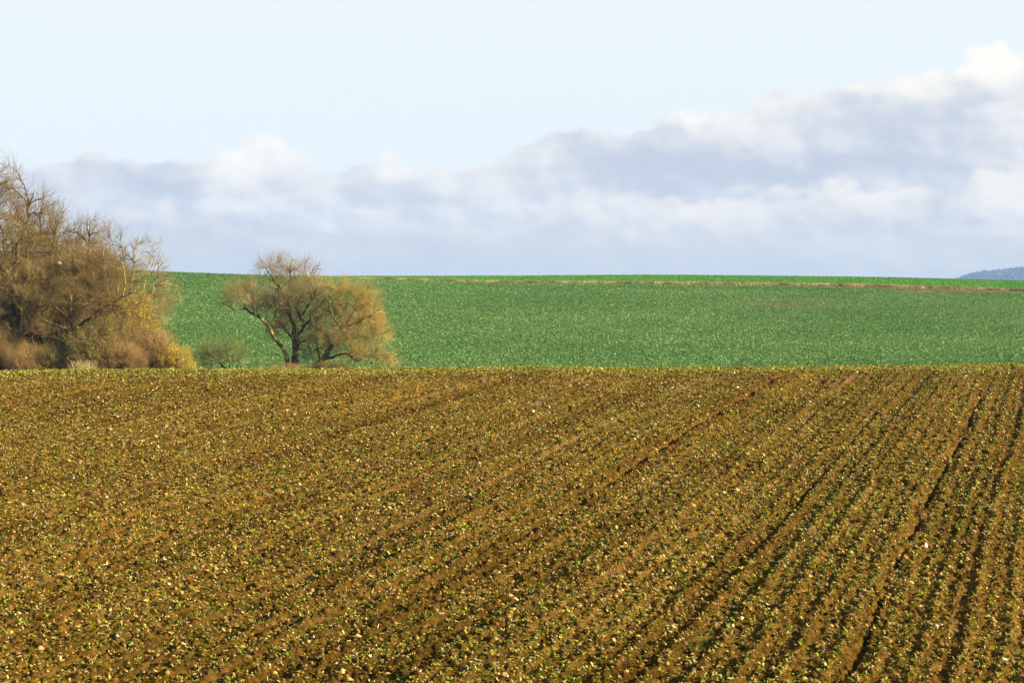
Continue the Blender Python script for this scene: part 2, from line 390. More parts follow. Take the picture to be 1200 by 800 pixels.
# ------------------------------------------------------------------ trees
def norm(v): return v / np.maximum(np.linalg.norm(v, axis=-1, keepdims=True), 1e-9)
def tubes(P, R, sides):
    N, K, _ = P.shape
    Tn = np.empty_like(P); Tn[:, 1:-1] = P[:, 2:] - P[:, :-2]; Tn[:, 0] = P[:, 1] - P[:, 0]; Tn[:, -1] = P[:, -1] - P[:, -2]
    Tn = norm(Tn)
    mean = norm(P[:, -1] - P[:, 0])
    ref = np.where(np.abs(mean[:, 1:2]) > .9, np.array([[1., 0, 0]]), np.array([[0, 1., 0]]))[:, None, :]
    A = norm(np.cross(Tn, ref)); Bv = np.cross(Tn, A)
    ang = np.arange(sides) * 2 * math.pi / sides
    V = P[:, :, None, :] + R[:, :, None, None] * (A[:, :, None, :] * np.cos(ang)[None, None, :, None] + Bv[:, :, None, :] * np.sin(ang)[None, None, :, None])
    idx = (np.arange(N)[:, None, None] * K + np.arange(K - 1)[None, :, None]) * sides + np.arange(sides)[None, None, :]
    idn = (np.arange(N)[:, None, None] * K + np.arange(K - 1)[None, :, None]) * sides + ((np.arange(sides) + 1) % sides)[None, None, :]
    fc = np.stack([idx, idn, idn + sides, idx + sides], -1).reshape(-1, 4)
    return V.reshape(-1, 3), fc
class Parts:
    def __init__(s): s.V = []; s.F = []; s.A = []; s.n = 0
    def add(s, V, Fc, a):
        s.V.append(V); s.F.append(Fc + s.n); s.A.append(np.full(len(V), a) if np.isscalar(a) else a); s.n += len(V)
    def build(s, name, mat, parent, smooth=False):
        return mesh_obj(name, np.concatenate(s.V), np.concatenate(s.F), mat, parent, {'rnd': np.concatenate(s.A)}, smooth)
def resample(pts, K):
    pts = np.asarray(pts, float); d = np.r_[0, np.cumsum(np.linalg.norm(np.diff(pts, axis=0), axis=1))]
    q = np.linspace(0, d[-1], K)
    out = np.stack([np.interp(q, d, pts[:, i]) for i in range(3)], 1)
    out[1:-1] = .25 * out[:-2] + .5 * out[1:-1] + .25 * out[2:]
    return out
def bez(P0, T0, P1, K, r, wob, up=0.0):
    L = np.linalg.norm(P1 - P0, axis=1)[:, None]
    c = P0 + norm(T0) * L * .45; c[:, 2:] -= 0
    c2 = P1 - np.array([0, 0, 1.0]) * L * up
    t = np.linspace(0, 1, K)[None, :, None]
    P = (1 - t) ** 3 * P0[:, None] + 3 * (1 - t) ** 2 * t * c[:, None] + 3 * (1 - t) * t * t * (.5 * (c2 + P1))[:, None] + t ** 3 * P1[:, None]
    w = r.normal(0, 1, P.shape) * wob * L[:, None]; w[:, 0] = 0
    return P + w
def grow(P0, D, L, K, r, trop, wig):
    P = [P0]; d = norm(D)
    for k in range(1, K):
        d = norm(d + np.array(trop)[None] / (K - 1) + r.normal(0, wig, d.shape)); P.append(P[-1] + d * (L / (K - 1))[:, None])
    return np.stack(P, 1)
def spawn(P, R, n, r, t0, ang, lmin, lmax, K, trop, wig, rad):
    """n children over all branches of P, chosen by length"""
    N, KK, _ = P.shape
    ln = np.linalg.norm(np.diff(P, axis=1), axis=2).sum(1); i = r.choice(N, n, p=ln / ln.sum())
    t = r.uniform(t0, 1, n) * (KK - 1); k = np.minimum(t.astype(int), KK - 2); f = (t - k)[:, None]
    p = P[i, k] * (1 - f) + P[i, k + 1] * f; tg = norm(P[i, k + 1] - P[i, k])
    q = r.normal(0, 1, (n, 3)); q = norm(q - (q * tg).sum(1, keepdims=True) * tg)
    a = (r.normal(ang, ang * .3, n))[:, None]
    D = tg * np.cos(a) + q * np.sin(a)
    L = r.uniform(lmin, lmax, n)
    Q = grow(p, D, L, K, r, trop, wig)
    rr = np.minimum(rad * r.uniform(.8, 1.25, n), R[i, k] * .8)[:, None] * np.linspace(1, .45, K)[None]
    return Q, rr
def in_env(env, n, r, shell=.55):
    """points in a union of ellipsoids (cx,cy,cz,rx,ry,rz), more of them towards the outside"""
    w = np.array([e[3] * e[4] * e[5] for e in env]) ** .8; i = r.choice(len(env), n, p=w / w.sum())
    e = np.array(env, float)[i]
    d = norm(r.normal(0, 1, (n, 3))); rad = r.uniform(0, 1, n) ** shell
    return e[:, :3] + d * rad[:, None] * e[:, 3:]

def build_tree(name, limbs, env, mats, seed, n1=90, n2=700, n3=7000, n4=0, up=.25, twig_len=(.5, 1.1), twig_r=.011, twig_trop=(0, 0, .5),
               leaf=None, n_leaf=0, leaf_size=(.05, .1), scale_r=1.0, sub_r=(.045, .022), ang=.6):
    r = np.random.default_rng(seed)
    root = empty(name)
    tr = Parts(); cr = Parts()
    nodes = []; tang = []; rads = []
    for pts, r0, r1 in limbs:
        K = 14
        p = resample(pts, K); L = np.linalg.norm(p[-1] - p[0])
        p[1:-1] += r.normal(0, .012, (K - 2, 3)) * L
        rr = np.linspace(r0, r1, K) * scale_r
        if p[0, 2] <= .15: rr[0] *= 1.35
        V, fc = tubes(p[None], rr[None], 8); tr.add(V, fc, .5)
        t = norm(np.gradient(p, axis=0)); s0 = 3 if p[0, 2] < .6 else 1
        nodes.append(p[s0:]); tang.append(t[s0:]); rads.append(rr[s0:])
    nodes, tang, rads = np.concatenate(nodes), np.concatenate(tang), np.concatenate(rads)
    def connect(n, sub, K, wob, rmin):
        nonlocal nodes, tang, rads
        T = in_env(env, n, r)
        T[:, 2] = np.maximum(T[:, 2], .25)
        d = T[:, None, :] - nodes[None]; dist = np.linalg.norm(d, axis=2)
        dirn = (d * tang[None]).sum(2) / np.maximum(dist, 1e-6)
        cost = dist * (1.35 - .55 * dirn) + np.where(d[..., 2] < -.1 * dist, .3 * dist, 0)
        j = cost.argmin(1)
        P = bez(nodes[j], tang[j] + np.array([0, 0, up]), T, K, r, wob, .25)
        L = dist[np.arange(n), j]
        r0 = np.minimum(rads[j] * .75, np.maximum(sub * (.5 + .25 * L), rmin))[:, None]
        R = r0 * np.linspace(1, .35, K)[None]
        t = norm(np.gradient(P, axis=1))
        nodes = np.concatenate([nodes, P[:, 1:].reshape(-1, 3)]); tang = np.concatenate([tang, t[:, 1:].reshape(-1, 3)]); rads = np.concatenate([rads, R[:, 1:].ravel()])
        return P, R
    B1, R1 = connect(n1, sub_r[0], 8, .018, .02); V, fc = tubes(B1, R1, 5); tr.add(V, fc, .5)
    B2, R2 = connect(n2, sub_r[1], 6, .02, .012); V, fc = tubes(B2, R2, 4); cr.add(V, fc, np.repeat(r.uniform(.0, .5, n2), 24))
    T3, Q3 = spawn(B2, R2, n3, r, .15, ang, *twig_len, 5, twig_trop, .12, twig_r)
    V, fc = tubes(T3, Q3, 3); cr.add(V, fc, np.repeat(r.uniform(.15, 1, n3), 15))
    if n4:
        T4, Q4 = spawn(T3, Q3, n4, r, .2, ang, twig_len[0] * .45, twig_len[1] * .5, 3, twig_trop, .1, twig_r * .7)
        V, fc = tubes(T4, Q4, 3); cr.add(V, fc, np.repeat(r.uniform(.3, 1, n4), 9))
    tr.build('trunk', mats[0], root, True)
    cr.build('crown', mats[1], root)
    if n_leaf:
        i = r.integers(0, n3, n_leaf); k = r.integers(1, 5, n_leaf)
        P = T3[i, k] + r.normal(0, .05, (n_leaf, 3))
        sel = np.array([True] * n_leaf) if leaf is None or len(leaf) < 2 else leaf[1](P, r)
        P = P[sel]
        V, fc, N = leaf_quads(P, r, 1, *leaf_size, leaf_size[0] * .7, leaf_size[1] * .7, -1.2, 1.2)
        mesh_obj('leaves', V, fc, leaf[0], root, {'rnd': np.repeat(r.uniform(0, 1, N), 6)})
    return root

M_BARK_W = mat_bark('willow_bark', (.035, .025, .012), (.085, .062, .028), (.40, .29, .06), .50)
M_BARK_G = mat_bark('grove_bark', (.022, .017, .008), (.055, .042, .018), (.30, .24, .06), .55)
M_BARK_L = mat_bark('lichen_bark', (.05, .04, .02), (.12, .09, .04), (.40, .29, .08), .44)
M_TW_W1 = mat_rnd('willow_twig', [(0, (.13, .09, .03)), (.5, (.35, .245, .09)), (1, (.52, .38, .16))], .9, .04)
M_TW_W2 = mat_rnd('golden_willow_twig', [(0, (.16, .12, .028)), (.5, (.43, .31, .072)), (1, (.62, .46, .13))], .9, .04)
M_TW_G = mat_rnd('grove_twig', [(0, (.05, .038, .012)), (.45, (.165, .115, .034)), (1, (.33, .215, .07))], .9, .04)
M_TW_L = mat_rnd('lichen_twig', [(0, (.13, .10, .04)), (.5, (.30, .21, .07)), (1, (.45, .34, .14))], .9, .04)
M_TW_B = mat_rnd('brown_bush_twig', [(0, (.08, .052, .015)), (.5, (.25, .155, .045)), (1, (.42, .27, .095))], .9, .04)
M_TW_O = mat_rnd('olive_bush_twig', [(0, (.07, .06, .016)), (.5, (.23, .175, .042)), (1, (.40, .29, .085))], .9, .04)
M_TW_T = mat_rnd('thin_shrub_twig', [(0, (.07, .085, .022)), (.5, (.19, .21, .055)), (1, (.33, .33, .11))], .9, .04)
M_LEAF_Y = mat_rnd('yellow_leaf', [(0, (.30, .22, .01)), (.5, (.55, .37, .012)), (1, (.72, .52, .04))], .6, .3, .3)
M_LEAF_BR = mat_rnd('russet_leaf', [(0, (.09, .06, .02)), (.5, (.20, .13, .03)), (1, (.30, .24, .05))], .7, .2, .2)

def place(o, px, Y, rz=0.0, sc=1.0, sink=.05, ztop=None):
    X = (px - 600) / F * Y
    o.location = (X, Y, float(terrain(X, Y)) - sink); o.rotation_euler = (0, 0, rz)
    o.scale = (sc, sc, sc) if np.isscalar(sc) else sc
    return o
def copy_tree(o):
    c = o.copy(); C.objects.link(c)
    for ch in o.children:
        d = ch.copy(); C.objects.link(d); d.parent = c
    return c

# --- the two willows: limbs traced as real branches, metres from the base of the tree
YW = 160.0
def wl(x0, zx, zy, dy):
    """point of the enlarged view -> metres east of px x0 and above the ground there"""
    px = 210 + zx / 4.286; py = 280 + zy / 4.286
    X0 = (x0 - 600) / F * YW; g = float(terrain(X0, YW))
    return ((px - 600) / F * YW - X0, dy, (400 - py) / F * YW - g)
def limb(x0, pts, r0, r1, y0=0.0, y1=0.0):
    n = len(pts); out = [wl(x0, a, b_, y0 + (y1 - y0) * i / (n - 1)) for i, (a, b_) in enumerate(pts)]
    return (out, r0, r1)
x0 = 344.0
g0 = [(0.1, 0, -.15)]
LW = [
    limb(x0, [(566, 700), (540, 600), (518, 555), (490, 500), (476, 440), (430, 405), (385, 375), (350, 345), (270, 342), (205, 315)], .21, .035, 0, -1.2),
    limb(x0, [(385, 375), (383, 322), (350, 295), (338, 235)], .12, .03, -.8, -1.6),
    limb(x0, [(575, 705), (577, 600), (580, 520), (570, 450), (560, 380), (545, 310), (555, 240), (560, 190), (552, 120)], .30, .035, 0, .8),
    limb(x0, [(547, 300), (505, 245), (455, 185), (420, 130)], .11, .025, .4, 1.6),
    limb(x0, [(585, 690), (590, 560), (600, 490), (628, 432), (680, 385), (715, 340), (745, 295)], .24, .04, .1, -1.5),
    limb(x0, [(628, 432), (610, 380), (585, 335), (562, 300)], .13, .04, -.6, .2),
    limb(x0, [(612, 400), (645, 345), (690, 285), (700, 230)], .12, .025, -.7, -1.8),
    limb(x0, [(585, 335), (618, 275), (640, 210), (665, 150), (700, 110)], .12, .025, 0, 1.4),
    limb(x0, [(478, 400), (500, 345), (520, 335)], .09, .02, -.4, -1.8),
    limb(x0, [(500, 345), (482, 270), (470, 220)], .07, .02, -1.2, -2.0),
    limb(x0, [(580, 500), (540, 470), (500, 420), (440, 440)], .10, .02, .1, 2.5),
    limb(x0, [(590, 520), (640, 500), (680, 450), (700, 400)], .10, .02, .1, 2.8),
    limb(x0, [(556, 690), (540, 605), (510, 577), (470, 570)], .07, .02, 0, -.8),
]
def E(x0, zx, zy, rx, rz, y=0, ry=None):
    c = wl(x0, zx, zy, y); k = YW / F / 4.286
    return (c[0], y, c[2], rx * k, (ry or min(rx, rz * 1.4)) * k, rz * k)
EW = [E(x0, 545, 150, 175, 75), E(x0, 340, 265, 110, 75, -1), E(x0, 250, 300, 50, 40, -1), E(x0, 420, 330, 90, 70, .5), E(x0, 560, 290, 170, 90), E(x0, 660, 260, 110, 90), E(x0, 520, 420, 110, 90, 1.0), E(x0, 650, 430, 90, 90, .8), E(x0, 640, 560, 80, 60, .8)]
willow = build_tree('willow_tree', LW, EW, (M_BARK_W, M_TW_W1), 101, n1=120, n2=900, n3=8500, n4=7500, twig_len=(.5, 1.2), twig_r=.0075, twig_trop=(0, 0, .9), ang=.5)
tag(place(willow, x0, YW, sink=.1), 'tall bare willow with dark forking trunk standing against green hillside', 'tree', 'bare trees in the dip')

x1 = 372.0
LW2 = [
    limb(x1, [(678, 700), (690, 630), (706, 598), (760, 532), (830, 476), (836, 432), (873, 352), (880, 320)], .30, .05, 0, .5),
    limb(x1, [(873, 360), (910, 330), (940, 305), (960, 240)], .10, .02, .4, 1.2),
    limb(x1, [(830, 476), (803, 430), (778, 395), (760, 330), (770, 260)], .13, .03, .2, -1.4),
    limb(x1, [(838, 436), (900, 412), (970, 380), (1010, 350)], .13, .025, .3, -1.4),
    limb(x1, [(706, 600), (760, 592), (800, 577), (850, 565), (872, 590), (880, 625)], .15, .035, 0, -1.8),
    limb(x1, [(850, 566), (900, 610), (955, 578), (1020, 572), (1060, 590)], .09, .02, -1.4, -.8),
    limb(x1, [(760, 532), (742, 480), (700, 460)], .09, .02, .2, 1.4),
    limb(x1, [(706, 598), (690, 545), (680, 500)], .10, .02, 0, 1.6),
    limb(x1, [(800, 500), (880, 490), (950, 470), (1020, 450)], .12, .02, .2, 1.8),
    limb(x1, [(836, 440), (850, 380), (830, 310), (840, 240)], .10, .02, .2, 2.0),
]
EW2 = [E(x1, 850, 265, 110, 70), E(x1, 770, 240, 60, 50, -.5), E(x1, 930, 310, 90, 80), E(x1, 900, 400, 150, 90), E(x1, 980, 470, 90, 80), E(x1, 930, 560, 130, 80), E(x1, 1040, 600, 80, 60), E(x1, 800, 480, 120, 90), E(x1, 770, 360, 90, 80, .6), E(x1, 720, 520, 90, 70, 1)]
willow2 = build_tree('willow_tree', LW2, EW2, (M_BARK_W, M_TW_W2), 102, n1=120, n2=1000, n3=9000, n4=11000, twig_len=(.5, 1.15), twig_r=.0075, twig_trop=(.15, 0, .7), ang=.5)
tag(place(willow2, x1, YW - 1, sink=.1), 'golden twigged willow leaning right beside the taller dark willow', 'tree', 'bare trees in the dip')

# --- grove prototypes, built about 10 m tall
def fan_limbs(seed, nl, H, spread, r0, trunk_h, lean=(0, 0)):
    r = np.random.default_rng(seed); out = []
    top = np.array([lean[0], lean[1], trunk_h]); 
    out.append(([(0, 0, -.2), tuple(top * .5), tuple(top)], r0, r0 * .75))
    for i in range(nl):
        a = i * 2.4 + r.uniform(-.4, .4); s = spread * r.uniform(.35, 1.0) if i else .15 * spread
        h = H * r.uniform(.72, .95) if i else H * .97
        st = top * r.uniform(.55, 1)
        e = np.array([math.cos(a) * s + lean[0] * 1.5, math.sin(a) * s + lean[1] * 1.5, h - .35 * s * r.uniform(.5, 1.6)])
        m1 = st + (e - st) * .35 + np.array([math.cos(a), math.sin(a), 0]) * s * .12; m2 = st + (e - st) * .7 + r.normal(0, .15, 3)
        out.append(([tuple(st), tuple(m1), tuple(m2), tuple(e)], r0 * r.uniform(.4, .6), .03))
    return out
gk = dict(sub_r=(.07, .03), twig_len=(.45, 1.15), twig_r=.009, twig_trop=(.05, 0, .35), ang=.65)
gA = build_tree('bare_tree', fan_limbs(1, 9, 10, 3.4, .40, 2.4), [(0, 0, 6.3, 3.6, 3.2, 3.6), (.4, 0, 8.0, 2.2, 2.2, 2.0), (-1.5, .3, 5.2, 2.3, 2.3, 2.4), (1.9, -.2, 4.6, 2.2, 2.2, 2.4), (0, 0, 3.2, 2.4, 2.4, 1.6)], (M_BARK_G, M_TW_G), 201, n1=130, n2=900, n3=5600, n4=5600, **gk)
gB = build_tree('bare_tree', fan_limbs(2, 8, 10, 2.9, .36, 1.6, (.3, 0)), [(0, 0, 7.0, 2.5, 2.3, 3.0), (1.3, 0, 5.0, 2.3, 2.3, 2.6), (-1.3, 0, 5.0, 2.1, 2.1, 2.6), (0, 0, 3.0, 2.2, 2.2, 1.8)], (M_BARK_G, M_TW_G), 202, n1=120, n2=800, n3=5000, n4=5000, **gk)
gC = build_tree('bare_tree', fan_limbs(3, 8, 10, 3.6, .20, 2.0, (.6, 0)), [(1.6, 0, 7.6, 2.1, 1.8, 2.2), (2.6, 0, 5.6, 2.0, 1.8, 2.0), (.2, 0, 6.4, 1.8, 1.8, 2.8), (.4, 0, 3.6, 1.9, 1.9, 1.8)], (M_BARK_L, M_TW_L), 203, n1=80, n2=420, n3=3600, n4=3600, twig_len=(.4, 1.0), twig_r=.012, twig_trop=(.05, 0, .45), ang=.55)
def pole_limbs(seed):
    r = np.random.default_rng(seed)
    out = [([(0, 0, -.2), (.1, 0, 3), (0, .1, 6.3), (.15, 0, 9.6)], .12, .03)]
    for i in range(9):
        a = i * 2.4; h = 3.6 + i * .62
        out.append(([(.05, .03, h), (math.cos(a) * .7, math.sin(a) * .7, h + .9), (math.cos(a) * 1.2, math.sin(a) * 1.2, h + 1.9)], .045, .015))
    return out
gP = build_tree('slender_tree', pole_limbs(4), [(0, 0, 7.4, 1.5, 1.5, 2.4), (0, 0, 5.4, 1.3, 1.3, 2.0)], (M_BARK_L, M_TW_G), 204, n1=30, n2=240, n3=2200, n4=2200, **gk)

gL = build_tree('leaning_tree', [([(.05, 0, -.2), (0, 0, .1), (-.43, 0, 1.05), (-.93, 0, 2.1), (-1.43, .1, 3.5), (-1.7, .2, 5.1), (-1.9, .3, 7.3)], .30, .05),
    ([(-1.43, .1, 3.5), (-.37, -.5, 4.4), (.5, -.8, 4.96), (2.05, -1.0, 5.8), (3.3, -1.1, 6.5)], .16, .03), ([(-.93, 0, 2.1), (-2.3, -.6, 2.95), (-3.8, -1.0, 3.3), (-5.0, -1.2, 3.2)], .15, .03),
    ([(-1.2, 0, 2.9), (-.2, -.5, 3.3), (1.2, -.8, 3.4), (2.6, -.9, 3.9)], .13, .03), ([(-1.6, .1, 4.4), (-2.6, -.3, 5.3), (-3.6, -.5, 6.6)], .12, .03), ([(-1.4, .1, 3.6), (-2.4, -.8, 4.0), (-4.2, -1.0, 4.9)], .11, .025)],
    [(-1.9, 0, 6.8, 1.4, 1.2, 1.4), (1.6, -.9, 5.8, 1.8, 1.0, 1.0), (-3.4, -.8, 4.0, 1.9, 1.0, 1.2), (1.2, -.8, 4.0, 1.8, 1.0, .9), (-3.2, -.3, 6.0, 1.2, 1.0, 1.1)], (M_BARK_G, M_TW_G), 206, n1=40, n2=260, n3=1700, n4=1700, **gk)
def toppx(Y, py, X): return (400 - py) / F * Y - float(terrain(X, Y))
GR = 'bare trees of the left grove'
plan = [  # proto, px, top py, Y, rotation, width factor, label
    (gA, -18, 182, 152, .3, .95, 'tallest bare tree, its crown rising at the left photo edge'),
    (gB, 50, 226, 157, 1.9, 1.0, 'bare brown tree with rounded top, second highest from the left edge'),
    (gA, 108, 250, 150, 2.6, .78, 'broad bare tree with low dark limbs near right side of left grove'),
    (gB, 14, 250, 144, 4.1, 1.05, 'densely twigged bare tree in front at the left photo edge'),
    (gC, 138, 266, 147, .05, .95, 'sparse lichen yellow bare tree leaning right at the grove edge'),
    (gB, 82, 292, 143, 5.2, 1.05, 'shorter dense bare tree in front of the grove, above the pale grass tuft'),
    (gA, 66, 262, 163, 1.2, .85, 'bare tree at the back of the grove seen through other crowns'),
    (gB, 34, 305, 141.5, 3.3, 1.2, 'low dense bare tree behind the reddish bushes at left'),
    (gL, 107, 288, 139.5, 0, .96, 'bare tree with dark trunk leaning left beside the pale grass tuft'),
    (gL, 6, 300, 139.8, 2.95, .9, 'bare tree with dark leaning trunk behind reddish bush at left photo edge'),
    (gB, -60, 215, 146, 2.2, 1.1, 'bare tree at front of the grove just past the left photo edge'),
    (gP, 98, 285, 142, .8, 1.15, 'slender pale stemmed tree left of three thin stems in grove front'),
    (gP, 112, 278, 143.5, 2.9, 1.1, 'slender pale stemmed tree in the middle of three thin stems'),
    (gP, 123, 288, 142.5, 4.4, 1.15, 'slender pale stemmed tree right of three thin stems in grove front'),
]
used = set(); first = {}
for proto, px, top, Y, rz, wf, lab in plan:
    o = proto if proto.name not in used else copy_tree(proto)
    used.add(proto.name)
    X = (px - 600) / F * Y; h = toppx(Y, top, X); s = h / 10.0
    place(o, px, Y, rz, (s * wf, s * wf, s), sink=.1)
    tag(o, lab, 'tree', GR)
    first.setdefault(lab, o)
# pale sawn branch stub on the second tree
def stub(parent):
    a = np.arange(12) * 2 * math.pi / 12
    ring = lambda y, rr: np.stack([rr * np.cos(a), np.full(12, y), rr * .72 * np.sin(a)], 1)
    V = np.concatenate([ring(.55, .20), ring(.1, .24), ring(0, .22), [[0, -.02, 0]]])
    f = [[i, (i + 1) % 12, 12 + (i + 1) % 12, 12 + i] for i in range(12)] + [[12 + i, 12 + (i + 1) % 12, 24 + (i + 1) % 12, 24 + i] for i in range(12)] + [[24 + i, 24 + (i + 1) % 12, 36, 36] for i in range(12)]
    m, nt, b = new_mat('cut_wood', .8, .2)
    nt.links.new(ramp(nt, tex(nt, 6, 4, .6), [(.3, (.25, .19, .10)), (.7, (.34, .27, .16))]), b.inputs['Base Color'])
    f3 = np.array([[q[0], q[1], q[2]] for q in f] + [[q[0], q[2], q[3]] for q in f if q[2] != q[3]])
    o = mesh_obj('branch_stub', V, f3, m, parent); o['label'] = 'pale sawn off branch end'
    return o
bpy.context.view_layer.update()
T6 = first['shorter dense bare tree in front of the grove, above the pale grass tuft']
st = stub(T6); wx, wy = (68.5 - 600) / F * 141.2, 141.2
from mathutils import Vector, Matrix
Mw = Matrix.LocRotScale(T6.location, T6.rotation_euler, T6.scale)
loc = Mw.inverted() @ Vector((wx, wy, (400 - 308.5) / F * 141.2))
st.location = loc; st.rotation_euler = (0, 0, -T6.rotation_euler.z); st.scale = [.85 / s for s in T6.scale]

# --- bushes
def bush_limbs(seed, n, spread, H, r0=.03):
    r = np.random.default_rng(seed); out = []
    for i in range(n):
        a = r.uniform(0, 6.283); b0 = r.uniform(0, .35) * spread; s = spread * r.uniform(.2, .8)
        out.append(([(math.cos(a) * b0, math.sin(a) * b0, -.1), (math.cos(a) * (b0 + s * .4), math.sin(a) * (b0 + s * .4), H * .45), (math.cos(a) * (b0 + s), math.sin(a) * (b0 + s), H * r.uniform(.65, .95))], r0, .01))
    return out
bk = dict(twig_len=(.22, .72), twig_r=.008, ang=.6, sub_r=(.02, .012), twig_trop=(0, 0, .4))
benv = [(0, 0, 1.2, 1.5, 1.4, .85), (-.7, 0, .8, 1.1, 1.1, .7), (.8, .1, .75, 1.1, 1.1, .7)]
bBr = build_tree('bare_bush', bush_limbs(11, 14, 1.5, 2), benv, (M_BARK_G, M_TW_B), 301, n1=60, n2=650, n3=6500, n4=6500, **bk)
bOl = build_tree('bare_bush', bush_limbs(12, 14, 1.5, 2), benv, (M_BARK_G, M_TW_O), 302, n1=60, n2=600, n3=6000, n4=5000, leaf=(M_LEAF_BR,), n_leaf=5000, leaf_size=(.05, .09), **bk)
bYe = build_tree('yellow_shrub', bush_limbs(13, 10, 1.3, 2), benv, (M_BARK_L, M_TW_L), 303, n1=50, n2=450, n3=3600, n4=0, leaf=(M_LEAF_Y,), n_leaf=9000, leaf_size=(.05, .10), **bk)
bThin = build_tree('thin_shrub', [([(.55, 0, -.1), (.15, 0, .45), (-.45, .1, .9), (-1.1, .2, 1.35)], .06, .015), ([(.5, 0, -.1), (.3, -.2, .8), (.1, -.4, 1.6)], .04, .012), ([(.6, 0, -.1), (.75, .2, .7), (.95, .3, 1.3)], .04, .012), ([(.5, 0, -.1), (-.1, .2, .5), (-.6, .5, 1.0)], .035, .012)],
                   [(-.5, 0, 1.3, 1.2, .9, .65), (.5, 0, 1.0, .9, .8, .6), (-.9, 0, .9, .9, .8, .5)], (M_BARK_G, M_TW_T), 304, n1=32, n2=180, n3=1600, n4=1200, **bk)
YT = build_tree('yellow_leaved_tree', [([(0, 0, -.1), (.2, 0, 1.6), (.5, 0, 3.0)], .10, .07), ([(.5, 0, 3.0), (1.2, 0, 4.2), (2.0, 0, 5.4)], .07, .02), ([(.3, 0, 2.2), (1.5, -.3, 3.0), (2.9, -.5, 3.2)], .07, .02), ([(.5, 0, 3.0), (.3, .4, 4.2), (.6, .5, 5.6)], .06, .02), ([(.2, 0, 1.7), (1.2, .4, 2.2), (2.3, .6, 2.0)], .06, .02), ([(.3, 0, 2.4), (-.5, .2, 3.4), (-.8, .3, 4.2)], .06, .02)],
                [(1.2, 0, 4.3, 1.6, 1.3, 1.2), (2.0, 0, 3.0, 1.5, 1.3, 1.0), (.4, 0, 3.6, 1.5, 1.3, 1.3), (1.8, 0, 5.2, .9, .8, .6)], (M_BARK_L, M_TW_L), 305, n1=50, n2=420, n3=3200, n4=0, twig_len=(.25, .6), twig_r=.009, twig_trop=(.1, 0, .2),
                leaf=(M_LEAF_Y,), n_leaf=6000, leaf_size=(.05, .11))
GB = 'bushes along the foot of the grove'; GW = 'low brush around the willows'
bplan = [
    (bBr, -6, 384, 139, .2, 1.15, 'reddish brown bare bush at the left photo edge', GB),
    (bBr, 27, 400, 138, 1.7, 1.0, 'reddish brown bare bush right of the one at the left edge', GB),
    (bOl, 55, 404, 138.5, .9, .95, 'olive brown bush left of the pale dry grass tuft', GB),
    (bOl, 84, 386, 140.5, 3.0, .9, 'olive brown bush directly behind the pale dry grass tuft', GB),
    (bOl, 117, 378, 139, 4.1, 1.0, 'olive brown bush right of the pale dry grass tuft', GB),
    (bBr, 140, 396, 138, 2.9, 1.0, 'brown bare bush under the lichen yellow leaning tree', GB),
    (bBr, 160, 378, 141, 4.4, 1.0, 'brown bare bush below the yellow leaved tree', GB),
    (bBr, 183, 388, 141, 5.6, .85, 'brown bare bush behind yellow shrub at right end of grove', GB),
    (bYe, 206, 404, 139, .4, .75, 'small bright yellow leaved shrub at right end of the grove', GB),
    (bOl, 38, 372, 147, 2.0, 1.3, 'taller olive bush behind the reddish bushes at left', GB),
    (bOl, 100, 365, 148, 1.0, 1.2, 'taller olive bush behind the slender pale stems', GB),
    (bBr, 150, 352, 149, .5, 1.0, 'tall brown bush behind the yellow leaved tree', GB),
    (bThin, 262, 389, 150, 0, 1.25, 'thin bare shrub leaning left in front of the green crop', GW),
    (bBr, 341, 425, 157, 1.0, 1.0, 'low brown brush at the foot of the tall dark willow', GW),
    (bOl, 386, 423, 157.5, 2.2, 1.2, 'low olive brush at the foot of the golden willow', GW),
    (bBr, 318, 428, 158, 3.2, 1.0, 'low brown brush just left of the tall dark willow', GW),
    (bYe, 430, 412, 160, 3.2, .0, 'x', GW),
]
for proto, px, top, Y, rz, wf, lab, grp in bplan:
    if lab == 'x': continue
    o = proto if proto.name not in used else copy_tree(proto)
    used.add(proto.name)
    X = (px - 600) / F * Y; s = toppx(Y, top, X) / 2.1
    w = wf if proto is bThin else wf * max(s, .85) / 1.0
    w = {True: 1.0, False: wf}[False] * (1.0 if s < 1 else s ** .6)
    if proto is bThin: w = 1.5
    place(o, px, Y, rz, (w, w, s), sink=.05)
    tag(o, lab, 'bush', grp)
X = (148 - 600) / F * 143
place(YT, 132, 142, 0, toppx(142, 337, X) / 6.0, sink=.05)
tag(YT, 'small tree with scattered yellow leaves at right side of grove', 'tree', GR)

# pale dry grass tuft at the foot of the grove
r = np.random.default_rng(77)
N = 700; a = r.uniform(0, 6.283, N); rd = .35 * np.sqrt(r.uniform(0, 1, N)); B = np.stack([rd * np.cos(a), rd * np.sin(a), np.zeros(N) - .03], 1)
V, fc, N = blades(B * np.array([1.6, 1, 1]), r, 1, .6, 1.25, .012, .38)
tuft = mesh_obj('grass_tuft', V, fc, M_DRY, attrs={'rnd': np.repeat(r.uniform(.5, 1, N), 4)})
tag(place(tuft, 97, 136, 0, 1.1, .02), 'pale dry grass tuft at the foot of the leaning dark trunk', 'grass tuft')

